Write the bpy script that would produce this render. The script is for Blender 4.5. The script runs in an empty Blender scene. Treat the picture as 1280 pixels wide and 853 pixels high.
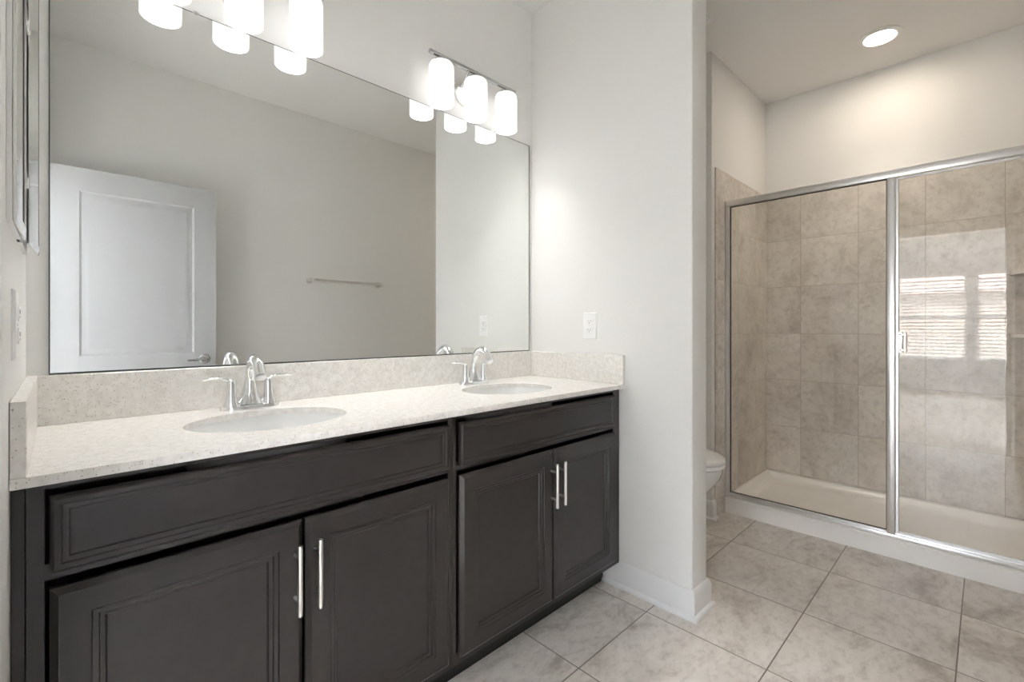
import bpy, bmesh, math, random
from mathutils import Vector, Matrix
random.seed(4)
PI = math.pi
SC = bpy.context.scene
COL = SC.collection

# ------------------------------------------------------------------ camera
F_PX = 580.787
cam_d = bpy.data.cameras.new('camera')
cam = bpy.data.objects.new('camera', cam_d)
COL.objects.link(cam)
cam.location = (0.05593, -1.64862, 1.11962)
cam.rotation_euler = (PI / 2, 0, -0.774199)
cam_d.sensor_width = 36.0
cam_d.lens = F_PX * 36.0 / 1280.0
cam_d.shift_y = -(426.5 - 409.942) / 1280.0
cam_d.clip_start = 0.01
cam_d.clip_end = 200
SC.camera = cam

# ------------------------------------------------------------------ colour management
SC.view_settings.view_transform = 'Standard'
SC.view_settings.look = 'None'
SC.view_settings.gamma = 1.0
SC.view_settings.use_curve_mapping = False
SC.view_settings.exposure = 1.12
SC.cycles.max_bounces = 14
SC.cycles.diffuse_bounces = 8
SC.cycles.glossy_bounces = 8
SC.cycles.transparent_max_bounces = 16
SC.cycles.sample_clamp_indirect = 10.0
SC.cycles.use_denoising = True

SHADE_STRENGTH = 0.40
BULB_STRENGTH = 180.0        # frosted bulbs inside the shades        # glowing glass of the vanity lamps
CAN_STRENGTH = 46.0         # lens of the recessed light
CAN_WATTS = 11.0            # its downward beam
SKY_STRENGTH = 37.0
SUN_STRENGTH = 16.0

# ------------------------------------------------------------------ world: bright daylight sky
w = bpy.data.worlds.new('sky')
SC.world = w
w.use_nodes = True
bg = w.node_tree.nodes['Background']
bg.inputs['Color'].default_value = (0.785, 0.875, 1.0, 1)
bg.inputs['Strength'].default_value = SKY_STRENGTH
sun_d = bpy.data.lights.new('sun', 'SUN')
sun_d.energy = SUN_STRENGTH
sun_d.angle = 0.01
sun_d.color = (1.0, 0.95, 0.88)
sun = bpy.data.objects.new('sun', sun_d)
COL.objects.link(sun)
sun.rotation_euler = (0, math.radians(48), math.radians(12))   # shines towards -x, over the roof

# ------------------------------------------------------------------ measured layout (metres)
L = 1.8025          # vanity recess width
YC = 0.5603         # counter depth
ZC = 0.8765         # counter top
ZB = 0.8590         # counter underside
ZS = 1.0008         # top of the splashes
P = 0.8557          # length of the partition
T = 0.1290          # its thickness
H = 2.74            # ceiling
W = 1.9787          # opposite wall
SX = 2.9557         # shower front
SB = 3.735          # shower back
SY = 0.5233         # shower side wall
AX = 2.790          # corner of the toilet alcove
ZT = 2.068          # top of shower tiling
DY0, DY1, DZ = -1.785, -1.015, 2.012   # doorway in the left wall


# ------------------------------------------------------------------ mesh helpers
class MB:
    def __init__(s):
        s.bm = bmesh.new()

    def box(s, x0, x1, y0, y1, z0, z1, bevel=0.0, seg=2):
        v = [s.bm.verts.new((x, y, z)) for x in (x0, x1) for y in (y0, y1) for z in (z0, z1)]
        idx = ((0, 1, 3, 2), (4, 6, 7, 5), (0, 4, 5, 1), (2, 3, 7, 6), (0, 2, 6, 4), (1, 5, 7, 3))
        fs = [s.bm.faces.new([v[i] for i in f]) for f in idx]
        bmesh.ops.recalc_face_normals(s.bm, faces=fs)
        if bevel > 0:
            es = list({e for f in fs for e in f.edges})
            bmesh.ops.bevel(s.bm, geom=es, offset=bevel, segments=seg, profile=0.5, affect='EDGES')
        return s

    def rings(s, rings, cap0=True, cap1=True, closed=False):
        """skin a list of equal-length vertex rings"""
        R = [[s.bm.verts.new(p) for p in r] for r in rings]
        n = len(R[0])
        fs = []
        m = len(R)
        for i in range(m if closed else m - 1):
            a, b = R[i], R[(i + 1) % m]
            for j in range(n):
                k = (j + 1) % n
                fs.append(s.bm.faces.new((a[j], a[k], b[k], b[j])))
        if not closed:
            if cap0:
                fs.append(s.bm.faces.new(list(reversed(R[0]))))
            if cap1:
                fs.append(s.bm.faces.new(R[-1]))
        bmesh.ops.recalc_face_normals(s.bm, faces=fs)
        return s

    def tube(s, pts, rad, n=16, flat=None):
        """tube along points; rad: number or list; flat: (scale across, scale along up) per point optional"""
        pts = [Vector(p) for p in pts]
        rad = rad if isinstance(rad, (list, tuple)) else [rad] * len(pts)
        rings = []
        up = None
        for i, p in enumerate(pts):
            a = pts[max(i - 1, 0)]
            b = pts[min(i + 1, len(pts) - 1)]
            t = (b - a).normalized()
            if up is None:
                up = Vector((0, 0, 1)) if abs(t.z) < 0.9 else Vector((1, 0, 0))
            e1 = t.cross(up).normalized()
            e2 = e1.cross(t).normalized()
            up = e2
            fx, fz = flat[i] if flat else (1, 1)
            rings.append([p + (e1 * math.cos(q) * fx + e2 * math.sin(q) * fz) * rad[i]
                          for q in (2 * PI * k / n for k in range(n))])
        return s.rings(rings)

    def lathe(s, prof, c=(0, 0, 0), axis='z', n=32, sx=1.0, sy=1.0, cap0=True, cap1=True):
        rings = []
        for r, h in prof:
            ring = []
            for k in range(n):
                q = 2 * PI * k / n
                a, b = r * math.cos(q) * sx, r * math.sin(q) * sy
                if axis == 'z':
                    ring.append((c[0] + a, c[1] + b, c[2] + h))
                elif axis == 'y':
                    ring.append((c[0] + a, c[1] + h, c[2] + b))
                else:
                    ring.append((c[0] + h, c[1] + a, c[2] + b))
            rings.append(ring)
        return s.rings(rings, cap0, cap1)

    def panel(s, x0, x1, z0, z1, y, prof, back=None):
        """panel facing -y: prof = [(inset, depth)], depth measured out of plane y towards -y"""
        rings = []
        if back is not None:
            rings.append([(x0, y + back, z0), (x1, y + back, z0), (x1, y + back, z1), (x0, y + back, z1)])
        for i, d in prof:
            rings.append([(x0 + i, y - d, z0 + i), (x1 - i, y - d, z0 + i), (x1 - i, y - d, z1 - i), (x0 + i, y - d, z1 - i)])
        return s.rings(rings, cap0=back is not None)

    def prism(s, poly, z0, z1):
        return s.rings([[(x, y, z0) for x, y in poly], [(x, y, z1) for x, y in poly]])

    def build(s, name, mat, parent=None, smooth=35, loc=None):
        me = bpy.data.meshes.new(name)
        bmesh.ops.remove_doubles(s.bm, verts=s.bm.verts, dist=1e-6)
        s.bm.to_mesh(me)
        s.bm.free()
        if smooth:
            for p in me.polygons:
                p.use_smooth = True
            me.set_sharp_from_angle(angle=math.radians(smooth))
        me.materials.append(mat)
        o = bpy.data.objects.new(name, me)
        COL.objects.link(o)
        if parent is not None:
            o.parent = parent
        if loc is not None:
            o.location = loc
        return o


def thing(name, label, cat, loc=(0, 0, 0), group=None):
    o = bpy.data.objects.new(name, None)
    o.empty_display_size = 0.05
    COL.objects.link(o)
    o.location = loc
    o['label'] = label
    o['category'] = cat
    if group:
        o['group'] = group
    return o


def tag(o, label, cat, group=None):
    o['label'] = label
    o['category'] = cat
    if group:
        o['group'] = group
    return o


def struct(o, label=None, cat=None):
    o['kind'] = 'structure'
    if label:
        o['label'] = label
        o['category'] = cat
    return o


def dup(root, loc, label):
    """copy a thing with its parts and their sub-parts"""
    r = root.copy()
    COL.objects.link(r)
    r.location = loc
    r['label'] = label
    for ch in list(root.children):
        c = ch.copy()
        COL.objects.link(c)
        c.parent = r
        for g in list(ch.children):
            d = g.copy()
            COL.objects.link(d)
            d.parent = c
    return r


# ------------------------------------------------------------------ materials
def new_mat(name):
    m = bpy.data.materials.new(name)
    m.use_nodes = True
    nt = m.node_tree
    return m, nt, nt.nodes['Principled BSDF']


def N(nt, kind, **kw):
    n = nt.nodes.new(kind)
    for k, v in kw.items():
        if k in n.inputs:
            n.inputs[k].default_value = v
        else:
            setattr(n, k, v)
    return n


def pbr(name, col, rough=0.5, metal=0.0, bump=None, spec=0.5, vary=None, coat=0.0):
    m, nt, b = new_mat(name)
    b.inputs['Base Color'].default_value = (*col, 1)
    b.inputs['Roughness'].default_value = rough
    b.inputs['Metallic'].default_value = metal
    b.inputs['Specular IOR Level'].default_value = spec
    b.inputs['Coat Weight'].default_value = coat
    tc = N(nt, 'ShaderNodeTexCoord')
    if bump:
        sc, st = bump
        n = N(nt, 'ShaderNodeTexNoise', Scale=sc, Detail=3.0)
        nt.links.new(tc.outputs['Object'], n.inputs['Vector'])
        bp = N(nt, 'ShaderNodeBump', Strength=st, Distance=0.002)
        nt.links.new(n.outputs['Fac'], bp.inputs['Height'])
        nt.links.new(bp.outputs['Normal'], b.inputs['Normal'])
    if vary:
        sc, amt = vary
        n = N(nt, 'ShaderNodeTexNoise', Scale=sc, Detail=4.0)
        nt.links.new(tc.outputs['Object'], n.inputs['Vector'])
        r = N(nt, 'ShaderNodeValToRGB')
        r.color_ramp.elements[0].position = 0.3
        r.color_ramp.elements[1].position = 0.7
        r.color_ramp.elements[0].color = (*[c * (1 - amt) for c in col], 1)
        r.color_ramp.elements[1].color = (*[min(1, c * (1 + amt)) for c in col], 1)
        nt.links.new(n.outputs['Fac'], r.inputs['Fac'])
        nt.links.new(r.outputs['Color'], b.inputs['Base Color'])
    return m


def emis(name, col, st):
    m = bpy.data.materials.new(name)
    m.use_nodes = True
    nt = m.node_tree
    nt.nodes.clear()
    e = N(nt, 'ShaderNodeEmission')
    e.inputs['Color'].default_value = (*col, 1)
    e.inputs['Strength'].default_value = st
    o = N(nt, 'ShaderNodeOutputMaterial')
    nt.links.new(e.outputs[0], o.inputs['Surface'])
    return m


def glass_mat(name, tint=(0.985, 0.99, 0.985)):
    """thin clear sheet: light goes straight through, Schlick reflection on both faces"""
    m = bpy.data.materials.new(name)
    m.use_nodes = True
    nt = m.node_tree
    nt.nodes.clear()
    lw = N(nt, 'ShaderNodeLayerWeight', Blend=0.5)
    pw = N(nt, 'ShaderNodeMath', operation='POWER')
    pw.inputs[1].default_value = 5.0
    nt.links.new(lw.outputs['Facing'], pw.inputs[0])
    mx = N(nt, 'ShaderNodeMath', operation='MULTIPLY_ADD')
    mx.inputs[1].default_value = 0.95
    mx.inputs[2].default_value = 0.05
    nt.links.new(pw.outputs[0], mx.inputs[0])
    t = N(nt, 'ShaderNodeBsdfTransparent')
    t.inputs['Color'].default_value = (*tint, 1)
    g = N(nt, 'ShaderNodeBsdfGlossy')
    g.inputs['Roughness'].default_value = 0.0
    mix = N(nt, 'ShaderNodeMixShader')
    nt.links.new(mx.outputs[0], mix.inputs[0])
    nt.links.new(t.outputs[0], mix.inputs[1])
    nt.links.new(g.outputs[0], mix.inputs[2])
    o = N(nt, 'ShaderNodeOutputMaterial')
    nt.links.new(mix.outputs[0], o.inputs['Surface'])
    return m


def tile_mat(name, axes, origin, size, base, dark, light, grout, rough, mortar, stretch=(1, 1, 1), cloud=3.2, wave=0.5):
    """square stone-look tiles; axes picks the two object axes the grid runs along"""
    m, nt, b = new_mat(name)
    lk = nt.links.new
    tc = N(nt, 'ShaderNodeTexCoord')
    sep = N(nt, 'ShaderNodeSeparateXYZ')
    lk(tc.outputs['Object'], sep.inputs[0])
    com = N(nt, 'ShaderNodeCombineXYZ')
    for i in range(2):
        sub = N(nt, 'ShaderNodeMath', operation='SUBTRACT')
        sub.inputs[1].default_value = origin[i] - 40 * size[i]
        lk(sep.outputs['XYZ'.index(axes[i])], sub.inputs[0])
        lk(sub.outputs[0], com.inputs[i])
    br = N(nt, 'ShaderNodeTexBrick', offset=0.0, squash=1.0, offset_frequency=1, squash_frequency=1)
    br.inputs['Scale'].default_value = 1.0
    br.inputs['Brick Width'].default_value = size[0]
    br.inputs['Row Height'].default_value = size[1]
    br.inputs['Mortar Size'].default_value = mortar
    br.inputs['Mortar Smooth'].default_value = 0.15
    br.inputs['Color1'].default_value = (0, 0, 0, 1)
    br.inputs['Color2'].default_value = (1, 1, 1, 1)
    br.inputs['Mortar'].default_value = (0.5, 0.5, 0.5, 1)
    lk(com.outputs[0], br.inputs['Vector'])
    # per-tile shift of the marbling, so tiles do not run into each other
    sh = N(nt, 'ShaderNodeVectorMath', operation='MULTIPLY')
    sh.inputs[1].default_value = (17.0, 9.0, 23.0)
    lk(br.outputs['Color'], sh.inputs[0])
    mp = N(nt, 'ShaderNodeVectorMath', operation='MULTIPLY')
    mp.inputs[1].default_value = stretch
    lk(tc.outputs['Object'], mp.inputs[0])
    ad = N(nt, 'ShaderNodeVectorMath', operation='ADD')
    lk(mp.outputs[0], ad.inputs[0])
    lk(sh.outputs[0], ad.inputs[1])
    n1 = N(nt, 'ShaderNodeTexNoise', Scale=cloud, Detail=8.0, Roughness=0.68, Distortion=wave)
    lk(ad.outputs[0], n1.inputs['Vector'])
    n2 = N(nt, 'ShaderNodeTexNoise', Scale=cloud * 7, Detail=6.0, Roughness=0.7, Distortion=0.3)
    lk(ad.outputs[0], n2.inputs['Vector'])
    r1 = N(nt, 'ShaderNodeValToRGB')
    e = r1.color_ramp.elements
    e[0].position, e[0].color = 0.33, (*dark, 1)
    e[1].position, e[1].color = 0.66, (*light, 1)
    mid = e.new(0.47)
    mid.color = (*base, 1)
    lk(n1.outputs['Fac'], r1.inputs['Fac'])
    r2 = N(nt, 'ShaderNodeValToRGB')
    e = r2.color_ramp.elements
    e[0].position, e[0].color = 0.34, (0.80, 0.79, 0.78, 1)
    e[1].position, e[1].color = 0.52, (1, 1, 1, 1)
    lk(n2.outputs['Fac'], r2.inputs['Fac'])
    mul = N(nt, 'ShaderNodeMix', data_type='RGBA', blend_type='MULTIPLY')
    mul.inputs[0].default_value = 1.0
    lk(r1.outputs['Color'], mul.inputs[6])
    lk(r2.outputs['Color'], mul.inputs[7])
    # slight tone change tile by tile
    tv = N(nt, 'ShaderNodeMapRange')
    tv.inputs['To Min'].default_value = 0.94
    tv.inputs['To Max'].default_value = 1.05
    lk(br.outputs['Color'], tv.inputs['Value'])
    tm = N(nt, 'ShaderNodeMix', data_type='RGBA', blend_type='MULTIPLY')
    tm.inputs[0].default_value = 1.0
    lk(mul.outputs[2], tm.inputs[6])
    lk(tv.outputs[0], tm.inputs[7])
    mg = N(nt, 'ShaderNodeMix', data_type='RGBA')
    lk(br.outputs['Fac'], mg.inputs[0])
    lk(tm.outputs[2], mg.inputs[6])
    mg.inputs[7].default_value = (*grout, 1)
    lk(mg.outputs[2], b.inputs['Base Color'])
    b.inputs['Roughness'].default_value = rough
    bp = N(nt, 'ShaderNodeBump', Strength=0.5, Distance=0.0015, invert=True)
    lk(br.outputs['Fac'], bp.inputs['Height'])
    lk(bp.outputs['Normal'], b.inputs['Normal'])
    return m


def quartz_mat():
    m, nt, b = new_mat('white_quartz')
    lk = nt.links.new
    tc = N(nt, 'ShaderNodeTexCoord')
    v = N(nt, 'ShaderNodeTexVoronoi', Scale=270.0)
    lk(tc.outputs['Object'], v.inputs['Vector'])
    # only some cells carry a grain
    sp = N(nt, 'ShaderNodeSeparateColor')
    lk(v.outputs['Color'], sp.inputs[0])
    pick = N(nt, 'ShaderNodeMath', operation='GREATER_THAN')
    pick.inputs[1].default_value = 0.79
    lk(sp.outputs[0], pick.inputs[0])
    near = N(nt, 'ShaderNodeMapRange')
    near.inputs['From Min'].default_value = 0.28
    near.inputs['From Max'].default_value = 0.42
    near.inputs['To Min'].default_value = 1.0
    near.inputs['To Max'].default_value = 0.0
    lk(v.outputs['Distance'], near.inputs['Value'])
    am = N(nt, 'ShaderNodeMath', operation='MULTIPLY')
    lk(pick.outputs[0], am.inputs[0])
    lk(near.outputs[0], am.inputs[1])
    ramp = N(nt, 'ShaderNodeValToRGB')
    e = ramp.color_ramp.elements
    e[0].position, e[0].color = 0.0, (0.40, 0.34, 0.28, 1)
    e[1].position, e[1].color = 1.0, (0.80, 0.78, 0.74, 1)
    e.new(0.45).color = (0.55, 0.50, 0.44, 1)
    lk(sp.outputs[1], ramp.inputs['Fac'])
    n = N(nt, 'ShaderNodeTexNoise', Scale=60.0, Detail=5.0)
    lk(tc.outputs['Object'], n.inputs['Vector'])
    r = N(nt, 'ShaderNodeValToRGB')
    e = r.color_ramp.elements
    e[0].position, e[0].color = 0.35, (0.73, 0.705, 0.67, 1)
    e[1].position, e[1].color = 0.65, (0.83, 0.81, 0.78, 1)
    lk(n.outputs['Fac'], r.inputs['Fac'])
    mx = N(nt, 'ShaderNodeMix', data_type='RGBA')
    lk(am.outputs[0], mx.inputs[0])
    lk(r.outputs['Color'], mx.inputs[6])
    lk(ramp.outputs['Color'], mx.inputs[7])
    lk(mx.outputs[2], b.inputs['Base Color'])
    b.inputs['Roughness'].default_value = 0.22
    return m


M = {}
M['wall'] = pbr('painted_wall', (0.80, 0.797, 0.782), 0.75, bump=(150, 0.22))
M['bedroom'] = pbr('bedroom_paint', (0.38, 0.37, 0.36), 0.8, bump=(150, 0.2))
M['ceiling'] = pbr('ceiling_paint', (0.80, 0.795, 0.78), 0.85, bump=(60, 0.5))
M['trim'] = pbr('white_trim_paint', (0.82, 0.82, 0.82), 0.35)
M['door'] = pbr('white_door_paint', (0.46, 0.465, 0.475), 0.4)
M['espresso'] = pbr('espresso_wood', (0.0205, 0.0165, 0.0155), 0.36, vary=(30, 0.12), spec=0.5)
M['toe'] = pbr('black_toe_kick', (0.008, 0.008, 0.008), 0.6)
M['nickel'] = pbr('brushed_nickel', (0.78, 0.77, 0.75), 0.28, 1.0)
M['chrome'] = pbr('chrome', (0.86, 0.87, 0.88), 0.06, 1.0)
M['steel'] = pbr('polished_steel', (0.50, 0.50, 0.50), 0.14, 1.0)
M['alu'] = pbr('bright_aluminium', (0.88, 0.885, 0.89), 0.30, 1.0)
M['ceramic'] = pbr('white_ceramic', (0.80, 0.80, 0.79), 0.12, coat=0.3)
M['acrylic'] = pbr('cream_acrylic', (0.84, 0.82, 0.79), 0.25)
M['plastic'] = pbr('white_plastic', (0.88, 0.88, 0.88), 0.3)
M['slot'] = pbr('dark_slot', (0.02, 0.02, 0.02), 0.6)
M['rubber'] = pbr('dark_gasket', (0.05, 0.045, 0.04), 0.5)
M['mirror'] = pbr('mirror_silver', (0.90, 0.915, 0.905), 0.0, 1.0)
M['mirror_edge'] = pbr('dark_mirror_edge', (0.06, 0.065, 0.06), 0.3)
M['glass'] = glass_mat('clear_glass')
M['quartz'] = quartz_mat()
M['shade'] = pbr('opal_glass', (0.85, 0.85, 0.84), 0.25)
_b = M['shade'].node_tree.nodes['Principled BSDF']
_b.inputs['Emission Color'].default_value = (1.0, 0.985, 0.96, 1)
_b.inputs['Emission Strength'].default_value = SHADE_STRENGTH
M['bulb'] = emis('glowing_frosted_bulb', (1.0, 0.985, 0.965), BULB_STRENGTH)
M['can'] = emis('glowing_downlight_lens', (1.0, 0.86, 0.70), CAN_STRENGTH)
M['floor'] = tile_mat('floor_tile', 'XY', (1.280, -0.710), (0.434, 0.434),
                      (0.70, 0.65, 0.60), (0.46, 0.41, 0.365), (0.80, 0.755, 0.71), (0.22, 0.19, 0.16),
                      0.38, 0.0022, stretch=(0.8, 1.25, 1), cloud=4.6, wave=0.8)
M['tile_x'] = tile_mat('shower_tile', 'YZ', (-0.748, 1.733), (0.323, 0.3265),
                       (0.64, 0.59, 0.535), (0.49, 0.44, 0.39), (0.74, 0.695, 0.645), (0.43, 0.38, 0.33),
                       0.33, 0.0016, cloud=4.0)
M['tile_y'] = tile_mat('shower_tile', 'XZ', (SB - 0.24, 1.733), (0.323, 0.3265),
                       (0.64, 0.59, 0.535), (0.49, 0.44, 0.39), (0.74, 0.695, 0.645), (0.50, 0.445, 0.39),
                       0.33, 0.0016, cloud=4.0)
M['carpet'] = pbr('bedroom_carpet', (0.55, 0.50, 0.44), 0.95, bump=(300, 0.6))
M['blind'] = pbr('white_blind', (0.80, 0.79, 0.77), 0.5)
_nt = M['blind'].node_tree
_tl = N(_nt, 'ShaderNodeBsdfTranslucent')
_tl.inputs['Color'].default_value = (0.80, 0.79, 0.77, 1)
_mx = N(_nt, 'ShaderNodeMixShader')
_mx.inputs[0].default_value = 0.35
_nt.links.new(_nt.nodes['Principled BSDF'].outputs[0], _mx.inputs[1])
_nt.links.new(_tl.outputs[0], _mx.inputs[2])
_nt.links.new(_mx.outputs[0], _nt.nodes['Material Output'].inputs['Surface'])
M['stucco'] = pbr('beige_stucco', (0.27, 0.22, 0.185), 0.9, vary=(2.0, 0.12))
M['roof'] = pbr('brown_roof_shingle', (0.17, 0.12, 0.105), 0.9, vary=(6.0, 0.3))
M['grass'] = pbr('bare_soil', (0.20, 0.16, 0.125), 0.95, vary=(5.0, 0.2))

# ------------------------------------------------------------------ the room shell
WT = 0.12
struct(MB().box(-WT, SB + 0.15, -W - WT, WT, -0.10, 0).build('floor', M['floor']))
struct(MB().box(-WT, SB + 0.15, -W - WT, WT, H, H + 0.12).build('ceiling', M['ceiling']))
struct(MB().box(-WT, L + T, 0, WT, 0, H).box(L + T, AX, 0, WT, 0, H).build('wall_back', M['wall'], smooth=0))
m = MB()
m.box(-WT, 0, DY1, 0.0, 0, H)
m.box(-WT, 0, -W, DY0, 0, H)
m.box(-WT, 0, DY0, DY1, DZ, H)
struct(m.build('wall_left', M['wall'], smooth=0))
struct(MB().box(-WT, SB + 0.15, -W - WT, -W, 0, H).build('wall_front', M['wall'], smooth=0))
struct(MB().box(L, L + T, -P, 0, 0, H, 0.006, 3).build('wall_partition', M['wall']))
struct(MB().box(AX, SB + 0.15, -SY, WT, 0, H, 0.005, 2).build('wall_alcove', M['wall']))
struct(MB().box(SB, SB + 0.15, -W, -SY, 0, H).build('wall_right', M['wall'], smooth=0))
TT = 0.010
struct(MB().box(SB - TT, SB, -W, -SY, 0.06, ZT).build('wall_shower_tile_back', M['tile_x'], smooth=0))
struct(MB().box(2.827, SB - TT, -SY - TT, -SY, 0.0, ZT, 0.002, 1).build('wall_shower_tile_side', M['tile_y'], smooth=0))
struct(MB().box(2.827, SB - TT, -W, -W + TT, 0.0, ZT, 0.002, 1).build('wall_shower_tile_front', M['tile_y'], smooth=0))


def board(path, name, h=0.108, th=0.014, shoe=True):
    """baseboard with a rounded top and a shoe moulding, run along an open path of (x, y); room lies to the right"""
    prof = [(0, 0), (th + (0.012 if shoe else 0), 0)]
    if shoe:
        prof += [(th + 0.012, 0.007), (th + 0.008, 0.014), (th, 0.018)]
    prof += [(th, h - 0.022), (th - 0.003, h - 0.014), (th - 0.004, h - 0.010), (th - 0.009, h - 0.002), (0.002, h), (0, h)]
    pts = [Vector((x, y, 0)) for x, y in path]
    rings = []
    for i, p in enumerate(pts):
        d0 = (pts[i] - pts[i - 1]).normalized() if i > 0 else (pts[1] - pts[0]).normalized()
        d1 = (pts[i + 1] - pts[i]).normalized() if i < len(pts) - 1 else d0
        n0, n1 = Vector((d0.y, -d0.x, 0)), Vector((d1.y, -d1.x, 0))
        nn = (n0 + n1)
        nn = nn / (nn.length_squared / 2) if nn.length > 1e-6 else n0
        rings.append([p + nn * a + Vector((0, 0, b)) for a, b in prof])
    return struct(MB().rings(rings).build(name, M['trim'], smooth=40))


board([(L + T, -0.0005), (L + T, -P), (L, -P), (L, -0.44)][::-1], 'baseboard_partition')
board([(L + T + 0.03, 0), (AX - 0.03, 0)], 'baseboard_back')
board([(AX, -0.03), (AX, -SY), (2.826, -SY)][::1] if False else [(2.826, -SY), (AX, -SY), (AX, -0.03)][::-1], 'baseboard_alcove')
board([(2.826, -W), (0.05, -W)], 'baseboard_front')

# doorway trim: jamb lining and casings on both faces of the left wall
m = MB()
JT = 0.018
m.box(-WT - 0.001, 0.001, DY0, DY0 + JT, 0, DZ)
m.box(-WT - 0.001, 0.001, DY1 - JT, DY1, 0, DZ)
m.box(-WT - 0.001, 0.001, DY0 + JT, DY1 - JT, DZ - JT, DZ)
for xa, xb in ((0.0, 0.016), (-WT - 0.016, -WT)):
    m.box(xa, xb, DY0 - 0.057, DY0 + 0.006, 0, DZ + 0.057, 0.004)
    m.box(xa, xb, DY1 - 0.006, DY1 + 0.057, 0, DZ + 0.057, 0.004)
    m.box(xa, xb, DY0 + 0.006, DY1 - 0.006, DZ - 0.006, DZ + 0.057, 0.004)
struct(m.build('trim_1', M['trim']))

# ------------------------------------------------------------------ the open door (seen in the mirror)
DW, DT = 0.752, 0.035
dy = -1.795       # its face towards the mirror
door = struct(thing('door_1', 'white two-panel door standing open, reflected in the vanity mirror', 'door', (0.024, dy, 0.0)))
m = MB()
# stiles and rails around two recessed moulded panels, on both faces
zp = ((0.24, 0.82), (0.965, 1.865))
px0, px1 = 0.115, DW - 0.115
xs = [0, px0, px1, DW]
zs_ = [0.01, zp[0][0], zp[0][1], zp[1][0], zp[1][1], 1.987]
for face, sgn in ((0.0, 1), (-DT, -1)):
    for i in range(3):
        for j in range(5):
            if i == 1 and j in (1, 3):
                continue
            vs = [(xs[i], face, zs_[j]), (xs[i + 1], face, zs_[j]), (xs[i + 1], face, zs_[j + 1]), (xs[i], face, zs_[j + 1])]
            f = m.bm.faces.new([m.bm.verts.new(v) for v in vs])
    for z0, z1 in zp:
        rings = []
        for ins, dep in ((0, 0), (0.010, 0.006), (0.022, 0.0065), (0.034, 0.003), (0.045, 0.0035)):
            y = face - sgn * dep
            rings.append([(px0 + ins, y, z0 + ins), (px1 - ins, y, z0 + ins), (px1 - ins, y, z1 - ins), (px0 + ins, y, z1 - ins)])
        m.rings(rings, cap0=False)
for a, b in (((0, zs_[0]), (DW, zs_[0])), ((DW, zs_[0]), (DW, zs_[-1])), ((DW, zs_[-1]), (0, zs_[-1])), ((0, zs_[-1]), (0, zs_[0]))):
    vs = [(a[0], 0, a[1]), (b[0], 0, b[1]), (b[0], -DT, b[1]), (a[0], -DT, a[1])]
    m.bm.faces.new([m.bm.verts.new(v) for v in vs])
bmesh.ops.remove_doubles(m.bm, verts=m.bm.verts, dist=1e-5)
bmesh.ops.recalc_face_normals(m.bm, faces=m.bm.faces)
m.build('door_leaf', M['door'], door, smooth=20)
for s in (1, -1):
    m = MB()
    y0 = 0 if s > 0 else -DT
    m.lathe([(0.031, 0), (0.031, s * 0.004), (0.026, s * 0.009), (0.012, s * 0.012), (0.012, s * 0.040), (0.0, s * 0.042)], (DW - 0.06, y0, 0.925), 'y', 24)
    m.tube([(DW - 0.055, y0 + s * 0.036, 0.925), (DW - 0.085, y0 + s * 0.040, 0.926), (DW - 0.12, y0 + s * 0.042, 0.922), (DW - 0.155, y0 + s * 0.040, 0.921)],
           [0.010, 0.0095, 0.008, 0.006], 12)
    m.build('door_handle', M['steel'], door)
m = MB().box(DW - 0.0005, DW + 0.010, -DT / 2 - 0.008, -DT / 2 + 0.008, 0.917, 0.933, 0.002)
m.build('latch', M['nickel'], door)
for z in (0.22, 1.02, 1.80):
    m = MB()
    m.tube([(-0.006, 0.006, z - 0.045), (-0.006, 0.006, z + 0.045)], 0.006, 10)
    m.box(-0.006, 0.0, -0.028, 0.004, z - 0.044, z + 0.044)
    m.build('hinge', M['nickel'], door)

# ------------------------------------------------------------------ bedroom beyond the doorway (mirrored in the shower glass)
BX, BY0, BY1 = -5.0, -3.6, 0.7
struct(MB().box(BX - 0.15, -WT, BY0 - WT, BY1 + WT, -0.10, 0).build('floor_bedroom', M['carpet']))
struct(MB().box(BX - 0.15, -WT, BY0 - WT, BY1 + WT, H, H + 0.12).build('ceiling_bedroom', M['ceiling']))
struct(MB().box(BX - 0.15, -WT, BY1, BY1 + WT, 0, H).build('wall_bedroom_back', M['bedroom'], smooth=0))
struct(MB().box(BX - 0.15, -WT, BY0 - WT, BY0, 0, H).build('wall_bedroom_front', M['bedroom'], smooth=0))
WZ0, WZ1 = 0.56, 2.05
WIN = ((-1.416, -0.50), (-2.436, -1.52))
m = MB()
edges = [BY0, WIN[1][0], WIN[1][1], WIN[0][0], WIN[0][1], BY1]
for i in range(5):
    if i in (1, 3):
        m.box(BX - 0.15, BX, edges[i], edges[i + 1], 0, WZ0)
        m.box(BX - 0.15, BX, edges[i], edges[i + 1], WZ1, H)
    else:
        m.box(BX - 0.15, BX, edges[i], edges[i + 1], 0, H)
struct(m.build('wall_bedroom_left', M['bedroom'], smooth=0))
blind0 = None
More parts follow.
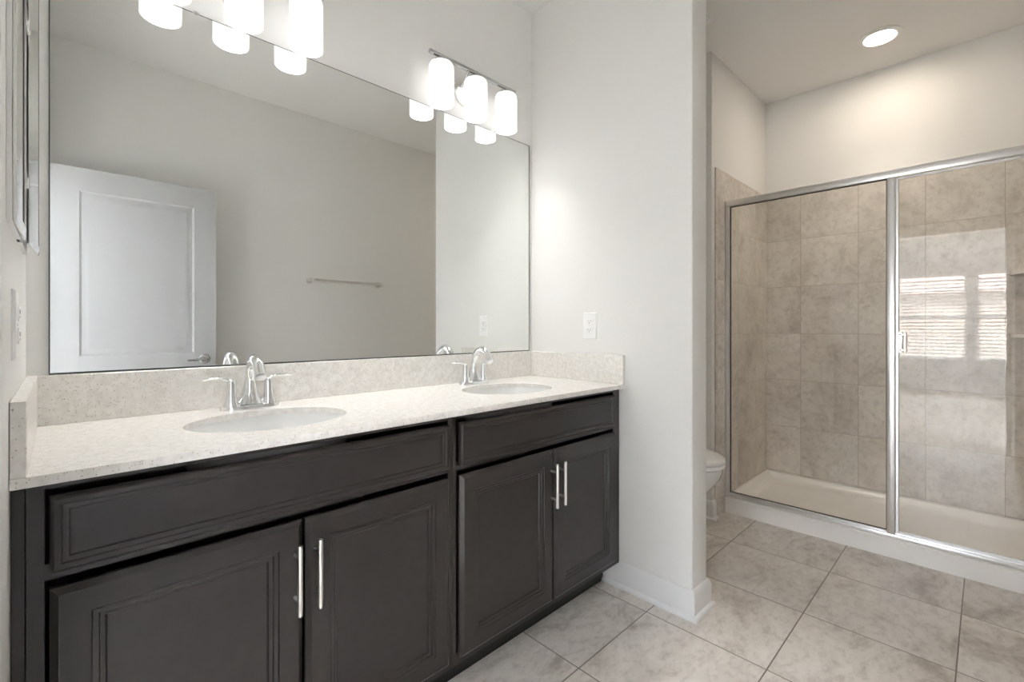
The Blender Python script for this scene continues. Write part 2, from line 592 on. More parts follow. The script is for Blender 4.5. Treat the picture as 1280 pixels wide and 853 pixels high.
for k, (y0, y1) in enumerate(WIN):
    wn = struct(thing('window_%d' % (k + 1), 'single-hung white window behind blinds, reflected in the shower glass, %s' % ('the wider one shown' if k == 0 else 'partly hidden by the door jamb'), 'window', (BX - 0.10, (y0 + y1) / 2, WZ0)))
    hw, hh = (y1 - y0) / 2, WZ1 - WZ0
    m = MB()
    m.box(-0.03, 0.03, -hw, -hw + 0.04, 0, hh).box(-0.03, 0.03, hw - 0.04, hw, 0, hh)
    m.box(-0.03, 0.03, -hw + 0.04, hw - 0.04, 0, 0.04).box(-0.03, 0.03, -hw + 0.04, hw - 0.04, hh - 0.04, hh)
    m.box(-0.025, 0.025, -hw + 0.04, hw - 0.04, hh / 2 - 0.03, hh / 2 + 0.03)
    m.build('window_frame', M['trim'], wn)
    MB().box(-0.004, 0.0, -hw + 0.04, hw - 0.04, 0.04, hh - 0.04).build('window_pane', M['glass'], wn)
    if k == 0:
        blind0 = thing('window_blind', 'white slatted blind of the left window reflected in the shower glass', 'blind', (BX - 0.035, (y0 + y1) / 2, WZ0), 'bedroom window blinds')
        MB().box(-0.025, 0.025, -hw + 0.006, hw - 0.006, hh - 0.045, hh - 0.003, 0.003).build('head_rail', M['blind'], blind0)
        MB().box(-0.022, 0.022, -hw + 0.008, hw - 0.008, 0.006, 0.024, 0.003).build('bottom_rail', M['blind'], blind0)
        m = MB()
        z = 0.05
        a = math.radians(32)
        while z < hh - 0.06:
            ca, sa = 0.0245 * math.cos(a), 0.0245 * math.sin(a)
            m.rings([[(-ca, y, z + sa), (ca, y, z - sa), (ca, y, z - sa + 0.0015), (-ca, y, z + sa + 0.0015)] for y in (-hw + 0.008, hw - 0.008)])
            z += 0.060
        m.build('slats', M['blind'], blind0, smooth=0)
        m = MB()
        for yy in (-hw * 0.7, 0, hw * 0.7):
            m.box(-0.0255, -0.0245, yy - 0.001, yy + 0.001, 0.02, hh - 0.03)
            m.box(0.0245, 0.0255, yy - 0.001, yy + 0.001, 0.02, hh - 0.03)
        m.build('ladder_cord', M['blind'], blind0, smooth=0)
    else:
        dup(blind0, (BX - 0.035, (y0 + y1) / 2, WZ0), 'white slatted blind of the right window reflected beside the bright door jamb')
    pd = bpy.data.lights.new('window_portal', 'AREA')
    pd.shape = 'RECTANGLE'
    pd.size, pd.size_y = y1 - y0, hh
    pd.cycles.is_portal = True
    po = bpy.data.objects.new('window_portal', pd)
    COL.objects.link(po)
    po.location = (BX - 0.145, (y0 + y1) / 2, WZ0 + hh / 2)
    po.rotation_euler = (PI / 2, 0, -PI / 2)

# outside: lawn and the neighbouring house
struct(MB().box(-40, BX - 0.15, -25, 22, -0.35, -0.25).build('ground', M['grass']))
hs = thing('house', 'beige neighbouring house glimpsed through the blinds in the glass reflection', 'house', (-16, -1.5, -0.25))
MB().box(-6, 0, -11, 11, 0, 2.6).build('house_wall', M['stucco'], hs, smooth=0)
m = MB()
m.rings([[(-6.5, y, 2.55), (0.5, y, 2.55), (-3, y, 4.6)] for y in (-11.5, 11.5)])
m.build('roof', M['roof'], hs, smooth=0)


# ------------------------------------------------------------------ vanity cabinets
def cab_door(x0, x1, z0, z1, hx, root, fy):
    m = MB()
    prof = [(0.0, 0.010), (0.003, 0.013), (0.011, 0.020), (0.052, 0.020), (0.054, 0.017), (0.062, 0.0165), (0.064, 0.013),
            (0.071, 0.0125), (0.074, 0.008)]
    m.panel(x0, x1, z0, z1, fy, prof, back=-0.0008)
    d = m.build('door', M['espresso'], root, smooth=25)
    m = MB()
    yb = fy - 0.020
    m.tube([(hx, yb - 0.030, z1 - 0.198), (hx, yb - 0.030, z1 - 0.042)], 0.0056, 16)
    for zz in (z1 - 0.168, z1 - 0.072):
        m.tube([(hx, yb + 0.0005, zz), (hx, yb - 0.030, zz)], 0.0042, 12)
    m.build('handle', M['nickel'], d)
    return d


def cabinet(x0, x1, stl, dx, gap, label, left_fill=None):
    """x0..x1 carcass; dx = (outer door edges), gap = middle between the doors"""
    root = thing('vanity_cabinet', label, 'cabinet', ((x0 + x1) / 2, -0.27, 0))
    ox, oy = (x0 + x1) / 2, -0.27
    fy = -0.535 - oy
    X = lambda v: v - ox
    m = MB()
    ft = 0.018
    # carcass: sides, bottom, back and face frame, open behind the fronts and at the top
    m.box(X(x0), X(x0) + 0.015, fy + ft, -oy - 0.002, 0.105, ZB - 0.0005)
    m.box(X(x1) - 0.015, X(x1), fy + ft, -oy - 0.002, 0.105, ZB - 0.0005)
    m.box(X(x0) + 0.015, X(x1) - 0.015, fy + ft, -oy - 0.002, 0.105, 0.12)
    m.box(X(x0) + 0.015, X(x1) - 0.015, -oy - 0.008, -oy - 0.002, 0.12, ZB - 0.0005)
    m.build('carcass', M['espresso'], root, smooth=0)
    m = MB()
    m.box(X(x0), X(dx[0]) - 0.006, fy, fy + ft, 0.105, ZB - 0.0005)
    m.box(X(dx[1]) + 0.004, X(x1), fy, fy + ft, 0.105, ZB - 0.0005)
    for z0, z1 in ((0.105, 0.142), (0.691, 0.718), (0.846, ZB - 0.0005)):
        m.box(X(dx[0]) - 0.006, X(dx[1]) + 0.004, fy, fy + ft, z0, z1)
    m.build('face_frame', M['espresso'], root, smooth=0)
    m = MB()
    m.panel(X(dx[0]), X(dx[1]), 0.705, 0.835, fy,
            [(0, 0.012), (0.003, 0.017), (0.006, 0.019), (0.014, 0.019), (0.016, 0.0165), (0.024, 0.016), (0.026, 0.013), (0.031, 0.013)], back=-0.0008)
    m.build('drawer_front', M['espresso'], root, smooth=25)
    cab_door(X(dx[0]), X(gap) - 0.0035, 0.130, 0.678, X(gap) - 0.022, root, fy)
    cab_door(X(gap) + 0.0035, X(dx[1]), 0.130, 0.678, X(gap) + 0.023, root, fy)
    MB().box(X(x0), X(x1), -0.455 - oy, -0.443 - oy, 0.0, 0.105).build('toe_kick', M['toe'], root, smooth=0)
    if left_fill:
        MB().box(X(left_fill[0]), X(left_fill[1]), fy + 0.003, fy + 0.022, 0.105, ZB - 0.0005).build('filler_strip', M['espresso'], root, smooth=0)
    return root


cabinet(0.0185, 0.8945, 0.03, (0.046, 0.876), 0.462, 'dark espresso two-door vanity cabinet under the sink nearer the left wall', (0.001, 0.0165))
cabinet(0.8965, 1.7925, 0.03, (0.916, 1.742), 1.343, 'dark espresso two-door vanity cabinet under the far sink, against the white partition', None)

# ------------------------------------------------------------------ countertop with splashes and two oval cut-outs
SINKS = ((0.468, -0.300), (1.350, -0.300))
SRX, SRY = 0.195, 0.160
ct = thing('countertop', 'white speckled quartz vanity counter with two oval sink cut-outs', 'countertop', (L / 2, -YC / 2, ZB))
cxo, cyo, czo = L / 2, -YC / 2, ZB
m = MB()
hz = ZC - ZB


def hole_piece(m, x0, x1, y0, y1, c, first, last):
    angs = sorted({2 * PI * k / 64 for k in range(64)} | {math.atan2(y - c[1], x - c[0]) % (2 * PI) for x in (x0, x1) for y in (y0, y1)})
    inner, outer = [], []
    for a in angs:
        ca, sa = math.cos(a), math.sin(a)
        inner.append((c[0] + SRX * ca, c[1] + SRY * sa))
        t = min(((x1 - c[0]) / ca if ca > 1e-9 else 1e9), ((x0 - c[0]) / ca if ca < -1e-9 else 1e9),
                ((y1 - c[1]) / sa if sa > 1e-9 else 1e9), ((y0 - c[1]) / sa if sa < -1e-9 else 1e9))
        outer.append((c[0] + t * ca, c[1] + t * sa))
    B = m.bm.verts.new
    e = 0.0015
    it = [B((x - cxo + (x - c[0]) * e / SRX, y - cyo + (y - c[1]) * e / SRY, hz)) for x, y in inner]
    im = [B((x - cxo, y - cyo, hz - e)) for x, y in inner]
    ib = [B((x - cxo, y - cyo, 0)) for x, y in inner]
    ot = [B((x - cxo, y - cyo, hz)) for x, y in outer]
    ob = [B((x - cxo, y - cyo, 0)) for x, y in outer]
    n = len(angs)
    for i in range(n):
        j = (i + 1) % n
        m.bm.faces.new((it[i], ot[i], ot[j], it[j]))
        m.bm.faces.new((ib[j], ob[j], ob[i], ib[i]))
        m.bm.faces.new((im[i], it[i], it[j], im[j]))
        m.bm.faces.new((ib[i], im[i], im[j], ib[j]))
        pa, pb = outer[i], outer[j]
        on = lambda p, q: abs(p - q) < 1e-6
        side = (on(pa[1], y0) and on(pb[1], y0)) or (on(pa[1], y1) and on(pb[1], y1)) \
            or (first and on(pa[0], x0) and on(pb[0], x0)) or (last and on(pa[0], x1) and on(pb[0], x1))
        if side:
            m.bm.faces.new((ob[i], ob[j], ot[j], ot[i]))


ex0, ex1 = 0.0008, L - 0.0008
hole_piece(m, ex0, L / 2, -YC, -0.0008, SINKS[0], True, False)
hole_piece(m, L / 2, ex1, -YC, -0.0008, SINKS[1], False, True)
bmesh.ops.remove_doubles(m.bm, verts=m.bm.verts, dist=1e-5)
bmesh.ops.recalc_face_normals(m.bm, faces=m.bm.faces)
m.build('slab', M['quartz'], ct, smooth=20)
SP = 0.020
o = MB().box(ex0 - cxo, ex1 - cxo, -SP + 0.01, -0.0008 + 0.01, 0.0002, ZS - ZC, 0.0012, 1).build('backsplash', M['quartz'], None, smooth=0, loc=(cxo, -0.01, ZC))
tag(o, 'long speckled quartz backsplash strip under the mirror', 'backsplash')
for sx_, lab in ((ex0, 'speckled quartz side splash against the left wall'), (L - SP, 'speckled quartz side splash against the white partition wall')):
    o = MB().box(0, SP - 0.0008, -(YC - SP) / 2, (YC - SP) / 2 - 0.0002, 0.0002, ZS - ZC, 0.0012, 1).build('side_splash', M['quartz'], None, smooth=0, loc=(sx_, -(YC + SP) / 2, ZC))
    tag(o, lab, 'side splash')

# ------------------------------------------------------------------ sinks
sink = thing('sink', 'white oval undermount sink, the nearer one by the left wall', 'sink', (SINKS[0][0], SINKS[0][1], ZB), 'undermount vanity sinks')
m = MB()
prof = [(1.10, -0.0006), (1.02, -0.0006), (1.0, -0.010), (0.985, -0.030), (0.95, -0.065), (0.86, -0.100), (0.66, -0.125), (0.38, -0.138), (0.13, -0.143)]
outer = [(0.13, -0.155), (0.40, -0.150), (0.70, -0.137), (0.92, -0.108), (1.01, -0.068), (1.04, -0.030), (1.10, -0.012)]
rings = []
for s, z in prof + outer:
    rings.append([(SRX * s * math.cos(2 * PI * k / 64), SRY * s * math.sin(2 * PI * k / 64), z) for k in range(64)])
m.rings(rings, closed=True)
m.build('basin', M['ceramic'], sink, smooth=60)
m = MB()
m.lathe([(0.031, -0.1425), (0.031, -0.139), (0.026, -0.138), (0.022, -0.141), (0.018, -0.141), (0.018, -0.136), (0.010, -0.133), (0.0005, -0.133)], n=28)
m.build('drain', M['chrome'], sink)
m = MB()
m.lathe([(0.009, 0.0), (0.009, 0.003), (0.006, 0.003), (0.006, 0.0015), (0.0005, 0.0015)], (0, -SRY * 0.965 - 0.006, -0.040), 'y', 20)
m.build('overflow_ring', M['chrome'], sink)
dup(sink, (SINKS[1][0], SINKS[1][1], ZB), 'white oval undermount sink, the far one beside the partition wall')

# ------------------------------------------------------------------ faucets: centerset, two levers, arched spout
fau = thing('faucet', 'chrome two-lever faucet with arched spout behind the nearer sink', 'faucet', (0.473, -0.088, ZC), 'chrome vanity faucets')
m = MB()
ring = lambda rx, ry, z, n=40: [(math.copysign(abs(math.cos(2 * PI * k / n)) ** 0.75, math.cos(2 * PI * k / n)) * rx,
                                 math.copysign(abs(math.sin(2 * PI * k / n)) ** 0.85, math.sin(2 * PI * k / n)) * ry, z) for k in range(n)]
m.rings([ring(0.080, 0.028, 0.0), ring(0.080, 0.028, 0.006), ring(0.077, 0.025, 0.012), ring(0.068, 0.019, 0.0145)])
m.build('base_plate', M['chrome'], fau, smooth=40)
m = MB()
sp = []
rd = []
for k in range(7):
    t = k / 6
    sp.append((0, 0.004 * math.sin(t * PI), 0.012 + 0.088 * t))
    rd.append(0.0225 * (1 - t) ** 1.6 + 0.0135)
R_ = 0.045
for k in range(1, 10):
    a = PI - (PI * 0.86) * k / 9
    sp.append((0, -(R_ + R_ * math.cos(a)) * 1.05, 0.100 + R_ * math.sin(a) * 1.05))
    rd.append(0.0135 + 0.0015 * math.sin(PI * k / 9) + 0.0025 * k / 9)
last = Vector(sp[-1])
dirn = (Vector(sp[-1]) - Vector(sp[-2])).normalized()
sp.append(tuple(last + dirn * 0.020))
rd.append(0.0165)
m.tube(sp, rd, 20, flat=[(1.0, 1.0)] * 6 + [(1.12, 0.9)] * (len(sp) - 6))
m.build('spout', M['chrome'], fau, smooth=50)
m = MB()
m.lathe([(0.0135, 0), (0.0135, 0.004), (0.009, 0.005)], (0, 0, 0), 'z', 18)
aer = m.build('aerator', M['alu'], fau)
aer.location = tuple(last + dirn * 0.0225)
aer.rotation_euler = Vector((0, 0, 1)).rotation_difference(dirn).to_euler()
for s in (-1, 1):
    m = MB()
    prof = [(0.0235, 0.010), (0.0230, 0.016), (0.0185, 0.026), (0.0150, 0.040), (0.0125, 0.056), (0.0112, 0.072), (0.0115, 0.078), (0.0105, 0.086), (0.006, 0.090), (0.0004, 0.091)]
    m.lathe(prof, (s * 0.0508, 0, 0), 'z', 28)
    h = m.build('handle', M['chrome'], fau, smooth=50)
    m = MB()
    x = s * 0.0508
    m.tube([(x - s * 0.004, 0, 0.082), (x + s * 0.010, 0.001, 0.090), (x + s * 0.030, 0.002, 0.0945), (x + s * 0.050, 0.003, 0.095), (x + s * 0.066, 0.004, 0.0935), (x + s * 0.072, 0.004, 0.092)],
           [0.007, 0.0078, 0.0075, 0.0085, 0.007, 0.0025], 14, flat=[(1, 0.9), (1, 0.75), (1.05, 0.6), (1.2, 0.5), (1.1, 0.45), (1, 0.5)])
    m.build('lever', M['chrome'], h, smooth=50)
m = MB()
m.tube([(0, 0.022, 0.010), (0, 0.022, 0.062)], 0.0022, 10)
m.lathe([(0.003, 0.062), (0.0055, 0.065), (0.0055, 0.072), (0.003, 0.075)], (0, 0.022, 0), 'z', 14)
m.build('lift_rod', M['chrome'], fau)
dup(fau, (1.353, -0.088, ZC), 'chrome two-lever faucet with arched spout behind the far sink')

# ------------------------------------------------------------------ mirror
mx0, mx1, mz0, mz1 = 0.0414, 1.7843, 1.0044, 2.0531
mir = thing('mirror', 'large frameless rectangular mirror above the backsplash', 'mirror', ((mx0 + mx1) / 2, 0, mz0))
hw = (mx1 - mx0) / 2
MB().box(-hw, hw, -0.0050, -0.0008, 0, mz1 - mz0).build('glass', M['mirror'], mir, smooth=0)
m = MB()
m.box(-hw - 0.0015, hw + 0.0015, -0.0070, -0.0004, -0.0028, 0.0012)
m.box(-hw - 0.0018, -hw + 0.0008, -0.0056, -0.0004, 0.0012, mz1 - mz0)
m.box(hw - 0.0008, hw + 0.0030, -0.0056, -0.0004, 0.0012, mz1 - mz0)
m.box(-hw, hw, -0.0054, -0.0004, mz1 - mz0 - 0.0006, mz1 - mz0 + 0.0012)
m.build('edge_channel', M['mirror_edge'], mir, smooth=0)
for xx in (0.35, 1.53):
    m = MB().box(xx - (mx0 + mx1) / 2 - 0.008, xx - (mx0 + mx1) / 2 + 0.008, -0.0085, -0.0004, mz1 - mz0 - 0.006, mz1 - mz0 + 0.006, 0.001, 1)
    m.build('mirror_clip', M['nickel'], mir, smooth=0)


# ------------------------------------------------------------------ vanity lights
def vanity_light(cx, label):
    root = thing('vanity_light', label, 'light', (cx, 0, 2.155), 'three-shade vanity lights')
    m = MB()
    # oval wall plate, domed
    m.lathe([(0.062, 0.0), (0.062, -0.010), (0.056, -0.018), (0.040, -0.022), (0.0005, -0.023)], (0, 0, 0.02), 'y', 36, 1.0, 1.0)
    m.build('wall_plate', M['nickel'], root)
    m = MB()
    m.box(-0.243, 0.243, -0.085, -0.071, 0.076, 0.090, 0.002, 2)
    m.build('bar', M['steel'], root)
    for s in (-1, 1):
        m = MB()
        m.tube([(s * 0.035, -0.018, 0.03), (s * 0.037, -0.050, 0.055), (s * 0.038, -0.078, 0.079)], 0.0048, 12)
        m.build('arm', M['steel'], root)
    for x in (-0.184, 0.0, 0.184):
        m = MB()
        z1, z0, r = 0.056, -0.115, 0.0515
        # opal cylinder, open below, rounded shoulder
        m.lathe([(0.012, z1), (0.036, z1 - 0.001), (0.046, z1 - 0.006), (r - 0.001, z1 - 0.016), (r, z1 - 0.026), (r, z0), (r - 0.002, z0 - 0.001), (r - 0.004, z0),
                 (r - 0.004, z1 - 0.026), (0.044, z1 - 0.012), (0.012, z1 - 0.006)], (x, -0.078, 0), 'z', 40, cap0=False, cap1=False)
        sh = m.build('lamp_shade', M['shade'], root, smooth=50)
        m = MB()
        m.lathe([(0.006, 0.077), (0.006, 0.066), (0.026, 0.064), (0.035, 0.061), (0.036, z1 - 0.0003), (0.011, z1 - 0.001), (0.011, z1 - 0.008), (0.013, z1 - 0.028), (0.0005, z1 - 0.028)], (x, -0.078, 0), 'z', 24)
        m.build('socket', M['steel'], sh)
        m = MB()
        m.lathe([(0.012, z1 - 0.027), (0.014, z1 - 0.045), (0.026, z1 - 0.075), (0.029, z1 - 0.092), (0.024, z1 - 0.110), (0.012, z1 - 0.120), (0.0005, z1 - 0.122)], (x, -0.078, 0), 'z', 20)
        m.build('bulb', M['bulb'], sh)
    return root


vanity_light(1.369, 'brushed nickel three-shade light above the mirror, by the partition wall')
vanity_light(0.459, 'brushed nickel three-shade light above the mirror, nearer the left wall, cut off at the top')

# ------------------------------------------------------------------ wall outlets
def outlet(label, loc, rz):
    root = thing('electrical_outlet', label, 'outlet', loc)
    root.rotation_euler = (0, 0, rz)
    # local: plate in the xz plane, facing -y
    m = MB().panel(-0.0375, 0.0375, -0.060, 0.060, 0, [(0, 0.002), (0.003, 0.0055), (0.006, 0.006)], back=0)
    m.build('cover_plate', M['plastic'], root, smooth=20)
    for z in (-0.0195, 0.0195):
        m = MB()
        rr = [(0.0165 * math.copysign(abs(math.cos(q)) ** 0.6, math.cos(q)), 0.0140 * math.copysign(abs(math.sin(q)) ** 0.6, math.sin(q))) for q in (2 * PI * k / 24 for k in range(24))]
        m.rings([[(a, -0.0055, z + b) for a, b in rr], [(a, -0.0085, z + b) for a, b in rr], [(a * 0.95, -0.009, z + b * 0.95) for a, b in rr]])
        f = m.build('receptacle', M['plastic'], root)
        m = MB()
        m.box(-0.0075, -0.0055, -0.0093, -0.0088, z - 0.001, z + 0.0075)
        m.box(0.0055, 0.0075, -0.0093, -0.0088, z - 0.001, z + 0.0065)
        m.lathe([(0.0025, -0.0093), (0.0025, -0.0088)], (0, 0, z - 0.006), 'y', 12)
        m.build('slots', M['slot'], f)
    m = MB().lathe([(0.003, -0.0058), (0.003, -0.0066), (0.001, -0.0070)], (0, 0, 0), 'y', 12)
    m.build('screw', M['nickel'], root)
    return root


outlet('white duplex outlet on the partition wall above the side splash', (L, -0.376, 1.129), -PI / 2)
outlet('white duplex outlet on the left wall under the medicine cabinet', (0, -0.47, 1.125), PI / 2)

# ------------------------------------------------------------------ medicine cabinet on the left wall
MZ0, MZ1 = 1.285, 1.96
mc = thing('medicine_cabinet', 'mirrored medicine cabinet with two doors on the left wall', 'medicine cabinet', (0, -0.37, MZ0))
m = MB()
hh = MZ1 - MZ0
m.box(0.0004, 0.0065, -0.242, -0.010, 0.0, hh)
m.box(0.0004, 0.0065, 0.028, 0.243, 0.0, hh)
m.build('cabinet_body', M['plastic'], mc, smooth=0)
MB().box(0.0004, 0.0035, -0.010, 0.028, 0.0, hh).build('gap_shade', M['slot'], mc, smooth=0)  # near-black strip, paints the shade inside the gap between the doors


def med_door(ya, xa, yb, xb, name='mirror_door'):
    """bevelled mirror leaf between plan points a and b (face line); thickness towards the wall"""
    a, b = Vector((xa, ya, 0)), Vector((xb, yb, 0))
    t = (b - a).normalized()
    nrm = Vector((t.y, -t.x, 0))
    if nrm.x < 0:
        nrm = -nrm
    ln = (b - a).length
    rings = []
    for ins, dep in ((0.0, -0.005), (0.0, -0.0015), (0.018, 0.0)):
        rings.append([a + t * ins + nrm * dep + Vector((0, 0, ins)), a + t * (ln - ins) + nrm * dep + Vector((0, 0, ins)),
                      a + t * (ln - ins) + nrm * dep + Vector((0, 0, hh - ins)), a + t * ins + nrm * dep + Vector((0, 0, hh - ins))])
    return MB().rings(rings).build(name, M['mirror'], mc, smooth=0)


med_door(-0.236, 0.0122, -0.012, 0.0146)
med_door(0.032, 0.0170, 0.243, 0.0265)
for z in (0.11, 0.42):
    MB().box(0.0030, 0.0140, 0.002, 0.020, z, z + 0.022, 0.001, 1).build('catch', M['plastic'], mc, smooth=0)

# ------------------------------------------------------------------ towel bar on the opposite wall
tb = thing('towel_bar', 'brushed nickel towel bar on the opposite wall, seen in the mirror', 'towel bar', (1.715, -W, 1.480))
for s in (-1, 1):
    m = MB()
    m.lathe([(0.024, 0), (0.024, 0.006), (0.018, 0.010), (0.010, 0.014), (0.010, 0.058), (0.014, 0.062), (0.014, 0.080), (0.011, 0.084), (0.0005, 0.085)], (s * 0.285, 0, 0), 'y', 24)
    m.build('bracket', M['nickel'], tb)
MB().tube([(-0.285, 0.070, 0), (0.285, 0.070, 0)], 0.0105, 16).build('rod', M['nickel'], tb)

# ------------------------------------------------------------------ shower
pan = None
m = MB()
x0, x1, y0, y1 = SX, SB - TT - 0.001, -W + TT + 0.001, -SY - TT - 0.001
cw = 0.085
zt = 0.094


def rect(ax, bx, ay, by, z):
    return [(ax, ay, z), (bx, ay, z), (bx, by, z), (ax, by, z)]


m.rings([rect(x0, x1, y0, y1, 0.0), rect(x0, x1, y0, y1, zt - 0.006), rect(x0 + 0.006, x1, y0, y1, zt),
         rect(x0 + cw, x1 - 0.014, y0 + 0.014, y1 - 0.014, zt), rect(x0 + cw + 0.006, x1 - 0.022, y0 + 0.022, y1 - 0.022, zt - 0.008),
         rect(x0 + cw + 0.02, x1 - 0.050, y0 + 0.050, y1 - 0.050, 0.052), rect(x0 + cw + 0.05, x1 - 0.09, y0 + 0.09, y1 - 0.09, 0.044)])
bmesh.ops.translate(m.bm, vec=Vector((-(x0 + x1) / 2, -(y0 + y1) / 2, 0)), verts=m.bm.verts)
pan = m.build('shower_pan', M['acrylic'], None, smooth=45, loc=((x0 + x1) / 2, (y0 + y1) / 2, 0))
tag(pan, 'white shower pan with a low curb on the tiled floor', 'shower pan')

enc = thing('shower_enclosure', 'aluminium framed glass shower enclosure with fixed pane and door', 'shower enclosure', (SX + 0.02, (y0 + y1) / 2, zt))
ey = (y0 + y1) / 2
fx0, fx1 = -0.014, 0.020
Y = lambda v: v - ey
Z = lambda v: v - zt
MB().box(fx0, fx1, Y(y0), Y(y1), Z(1.853), Z(1.890), 0.003, 2).build('header_rail', M['alu'], enc)
m = MB()
m.box(fx0, fx1 + 0.006, Y(y0), Y(y1), 0.0003, 0.018, 0.003, 2)
m.box(0.0, 0.014, Y(y0), Y(y1), 0.018, 0.030, 0.002, 1)
m.build('sill_track', M['alu'], enc)
MB().box(fx0 + 0.002, fx1 - 0.002, Y(y1) - 0.024, Y(y1), 0.018, Z(1.853), 0.002, 1).build('wall_jamb', M['alu'], enc)
MB().box(fx0 + 0.002, fx1 - 0.002, Y(y0), Y(y0) + 0.028, 0.018, Z(1.853), 0.002, 1).build('wall_jamb', M['alu'], enc)
MB().box(fx0 - 0.002, fx1, Y(-1.336), Y(-1.304), 0.018, Z(1.853), 0.003, 2).build('center_post', M['alu'], enc)
gp = MB().box(0.0, 0.005, Y(-1.303), Y(y1) - 0.0245, 0.031, Z(1.8525)).build('fixed_pane', M['glass'], enc, smooth=0)
m = MB()
for z0_, z1_ in ((0.0305, 0.0325), (Z(1.8485), Z(1.8525))):
    m.box(-0.003, 0.008, Y(-1.303), Y(y1) - 0.0245, z0_, z1_)
for ya, yb in ((Y(-1.3035), Y(-1.3005)), (Y(y1) - 0.0275, Y(y1) - 0.0245)):
    m.box(-0.003, 0.008, ya, yb, 0.0325, Z(1.8485))
m.build('gasket', M['rubber'], gp, smooth=0)
gd = MB().box(-0.001, 0.004, Y(y0) + 0.032, Y(-1.349), 0.034, Z(1.846)).build('glass_door', M['glass'], enc, smooth=0)
m = MB()
m.box(-0.008, 0.010, Y(-1.349), Y(-1.3375), 0.032, Z(1.848), 0.002, 1)
m.build('door_stile', M['alu'], gd)
MB().box(-0.004, 0.008, Y(y0) + 0.0285, Y(-1.349), Z(1.838), Z(1.850), 0.002, 1).build('door_rail', M['alu'], gd)
MB().box(-0.004, 0.008, Y(y0) + 0.0285, Y(-1.349), 0.0305, 0.040, 0.002, 1).build('door_rail', M['alu'], gd)
m = MB()
m.box(-0.030, -0.024, Y(-1.379), Y(-1.372), Z(1.000), Z(1.100), 0.002, 1)
m.box(-0.030, -0.002, Y(-1.364), Y(-1.350), Z(1.000), Z(1.100), 0.002, 1)
m.box(-0.030, -0.002, Y(-1.379), Y(-1.350), Z(1.010), Z(1.018))
m.box(-0.030, -0.002, Y(-1.379), Y(-1.350), Z(1.082), Z(1.090))
m.build('handle', M['alu'], gd)


def corner_shelf(z, label):
    root = thing('corner_shelf', label, 'shelf', (SB - TT, -W + TT, z), 'shower corner shelves')
    r = 0.235
    m = MB()
    poly = [(-0.0005, 0.0005)] + [(-r * math.cos(a) - 0.0005, r * math.sin(a) + 0.0005) for a in (PI / 2 * k / 14 for k in range(15))]
    m.prism(poly, -0.010, 0.010)
    m.build('shelf_board', M['acrylic'], root)
    return root


corner_shelf(1.410, 'upper cream corner shelf on the shower tiles at the right edge')
corner_shelf(1.078, 'lower cream corner shelf on the shower tiles at the right edge')

# ------------------------------------------------------------------ toilet in the alcove behind the partition
TX = 2.362
to = thing('toilet', 'white two-piece toilet in the alcove behind the partition', 'toilet', (TX, 0, 0))
to.scale = (1.0, 1.03, 1.06)


def egg(w_, yb, yf, z, n=40):
    """elongated outline from back yb to front tip yf (both negative y), half-width w_"""
    pts = []
    ym = yb + (yf - yb) * 0.45
    for k in range(n):
        a = 2 * PI * k / n
        c, s = math.cos(a), math.sin(a)
        yy = ym + (yf - ym) * -s if s < 0 else ym + (yb - ym) * s
        yy = ym + (-(yf - ym)) * s if s < 0 else ym + (yb - ym) * s
        pts.append((w_ * math.copysign(abs(c) ** 0.85, c), yy, z))
    return pts


m = MB()
m.rings([egg(0.105, -0.08, -0.600, 0.0), egg(0.105, -0.08, -0.600, 0.020), egg(0.096, -0.09, -0.585, 0.035), egg(0.090, -0.10, -0.560, 0.10),
         egg(0.098, -0.10, -0.565, 0.17), egg(0.125, -0.12, -0.610, 0.235), egg(0.160, -0.14, -0.670, 0.295), egg(0.178, -0.15, -0.708, 0.345),
         egg(0.183, -0.15, -0.722, 0.385), egg(0.180, -0.15, -0.722, 0.402), egg(0.150, -0.19, -0.690, 0.404), egg(0.120, -0.22, -0.650, 0.36), egg(0.06, -0.28, -0.52, 0.26)])
m.build('bowl', M['ceramic'], to, smooth=60)
m = MB()
for s in (-1, 1):
    m.tube([(s * 0.06, -0.20, 0.05), (s * 0.088, -0.30, 0.09), (s * 0.094, -0.40, 0.17), (s * 0.096, -0.47, 0.15), (s * 0.092, -0.52, 0.07), (s * 0.090, -0.54, 0.02)], [0.02, 0.028, 0.03, 0.026, 0.022, 0.02], 14)
m.build('trapway', M['ceramic'], to, smooth=60)
m = MB()
m.rings([egg(0.182, -0.17, -0.727, 0.406), egg(0.187, -0.165, -0.733, 0.410), egg(0.187, -0.165, -0.733, 0.420), egg(0.182, -0.17, -0.728, 0.425)])
m.build('seat', M['plastic'], to, smooth=50)
m = MB()
m.rings([egg(0.180, -0.165, -0.726, 0.428), egg(0.186, -0.16, -0.733, 0.432), egg(0.185, -0.16, -0.732, 0.442), egg(0.172, -0.17, -0.715, 0.453), egg(0.12, -0.22, -0.62, 0.459)])
m.build('lid', M['plastic'], to, smooth=50)
m = MB()
m.box(-0.205, 0.205, -0.205, -0.012, 0.404, 0.735, 0.018, 3)
m.box(-0.10, 0.10, -0.19, -0.03, 0.20, 0.41, 0.02, 2)
m.build('tank', M['ceramic'], to)
MB().box(-0.215, 0.215, -0.215, -0.008, 0.736, 0.770, 0.012, 3).build('tank_lid', M['ceramic'], to)
m = MB()
m.lathe([(0.010, -0.002), (0.010, -0.012), (0.006, -0.014)], (-0.15, -0.204, 0.68), 'y', 16)
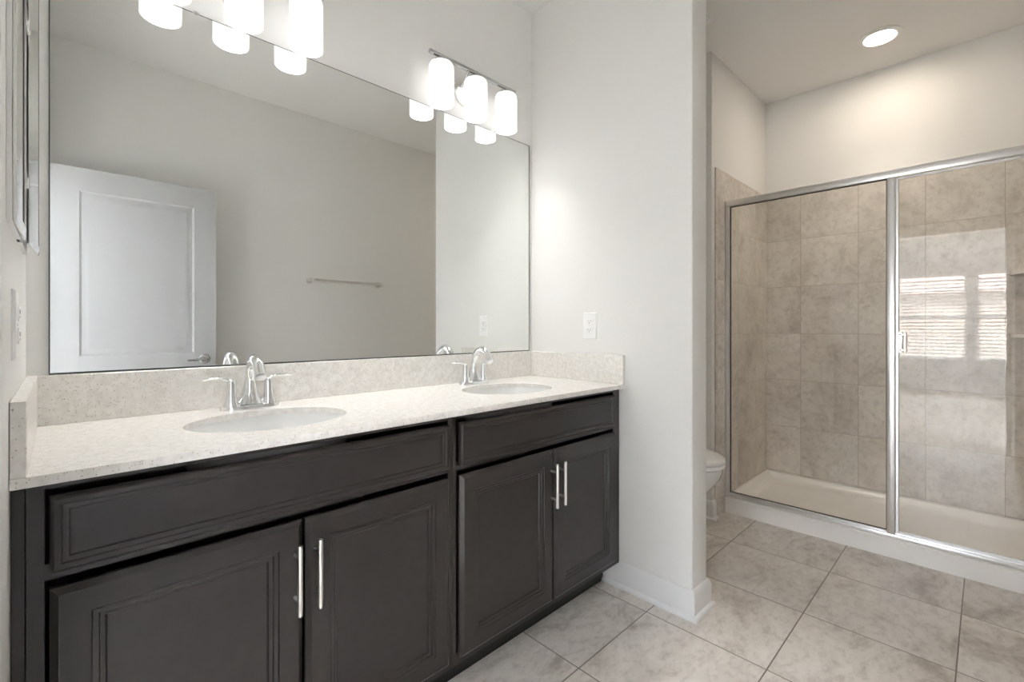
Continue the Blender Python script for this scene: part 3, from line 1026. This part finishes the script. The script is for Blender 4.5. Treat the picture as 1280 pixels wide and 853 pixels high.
m.tube([(-0.15, -0.216, 0.68), (-0.10, -0.220, 0.674)], [0.006, 0.004], 10)
m.build('flush_lever', M['chrome'], to)
for s in (-1, 1):
    m = MB()
    m.lathe([(0.013, 0.016), (0.013, 0.030), (0.009, 0.038), (0.0005, 0.041)], (s * 0.100, -0.345, 0.003), 'z', 16)
    m.build('bolt_cap', M['plastic'], to)

# ------------------------------------------------------------------ recessed light and ceiling vent
rl = thing('recessed_light', 'round recessed ceiling light with a white trim above the shower', 'ceiling light', (3.325, -1.232, H))
m = MB()
m.lathe([(0.070, -0.0005), (0.098, -0.0005), (0.098, -0.004), (0.090, -0.009), (0.074, -0.010), (0.070, -0.004)], n=40, cap0=False, cap1=False)
m.build('trim_ring', M['plastic'], rl, smooth=50)
MB().lathe([(0.0699, -0.0008), (0.0699, -0.0045), (0.060, -0.006), (0.0005, -0.0065)], n=36).build('lens', M['can'], rl)
ld = bpy.data.lights.new('downlight_beam', 'SPOT')
ld.energy = CAN_WATTS
ld.color = (1.0, 0.9, 0.78)
ld.spot_size = math.radians(95)
ld.spot_blend = 1.0
ld.shadow_soft_size = 0.05
lo = bpy.data.objects.new('downlight_beam', ld)
COL.objects.link(lo)
lo.parent = rl
lo.location = (0, 0, -0.06)

vt = thing('ceiling_vent', 'white slotted ceiling vent grille over the toilet alcove', 'vent', (2.385, -0.505, H))
m = MB()
m.box(-0.135, 0.135, -0.135, -0.112, -0.012, -0.0005, 0.003, 1).box(-0.135, 0.135, 0.112, 0.135, -0.012, -0.0005, 0.003, 1)
m.box(-0.135, -0.112, -0.112, 0.112, -0.012, -0.0005, 0.003, 1).box(0.112, 0.135, -0.112, 0.112, -0.012, -0.0005, 0.003, 1)
m.build('vent_frame', M['plastic'], vt)
m = MB()
for k in range(8):
    y = -0.098 + k * 0.028
    m.box(-0.112, 0.112, y - 0.007, y + 0.007, -0.010, -0.004)
m.build('louvers', M['plastic'], vt, smooth=0)
MB().box(-0.112, 0.112, -0.112, 0.112, -0.002, -0.0004).build('backing', M['slot'], vt, smooth=0)
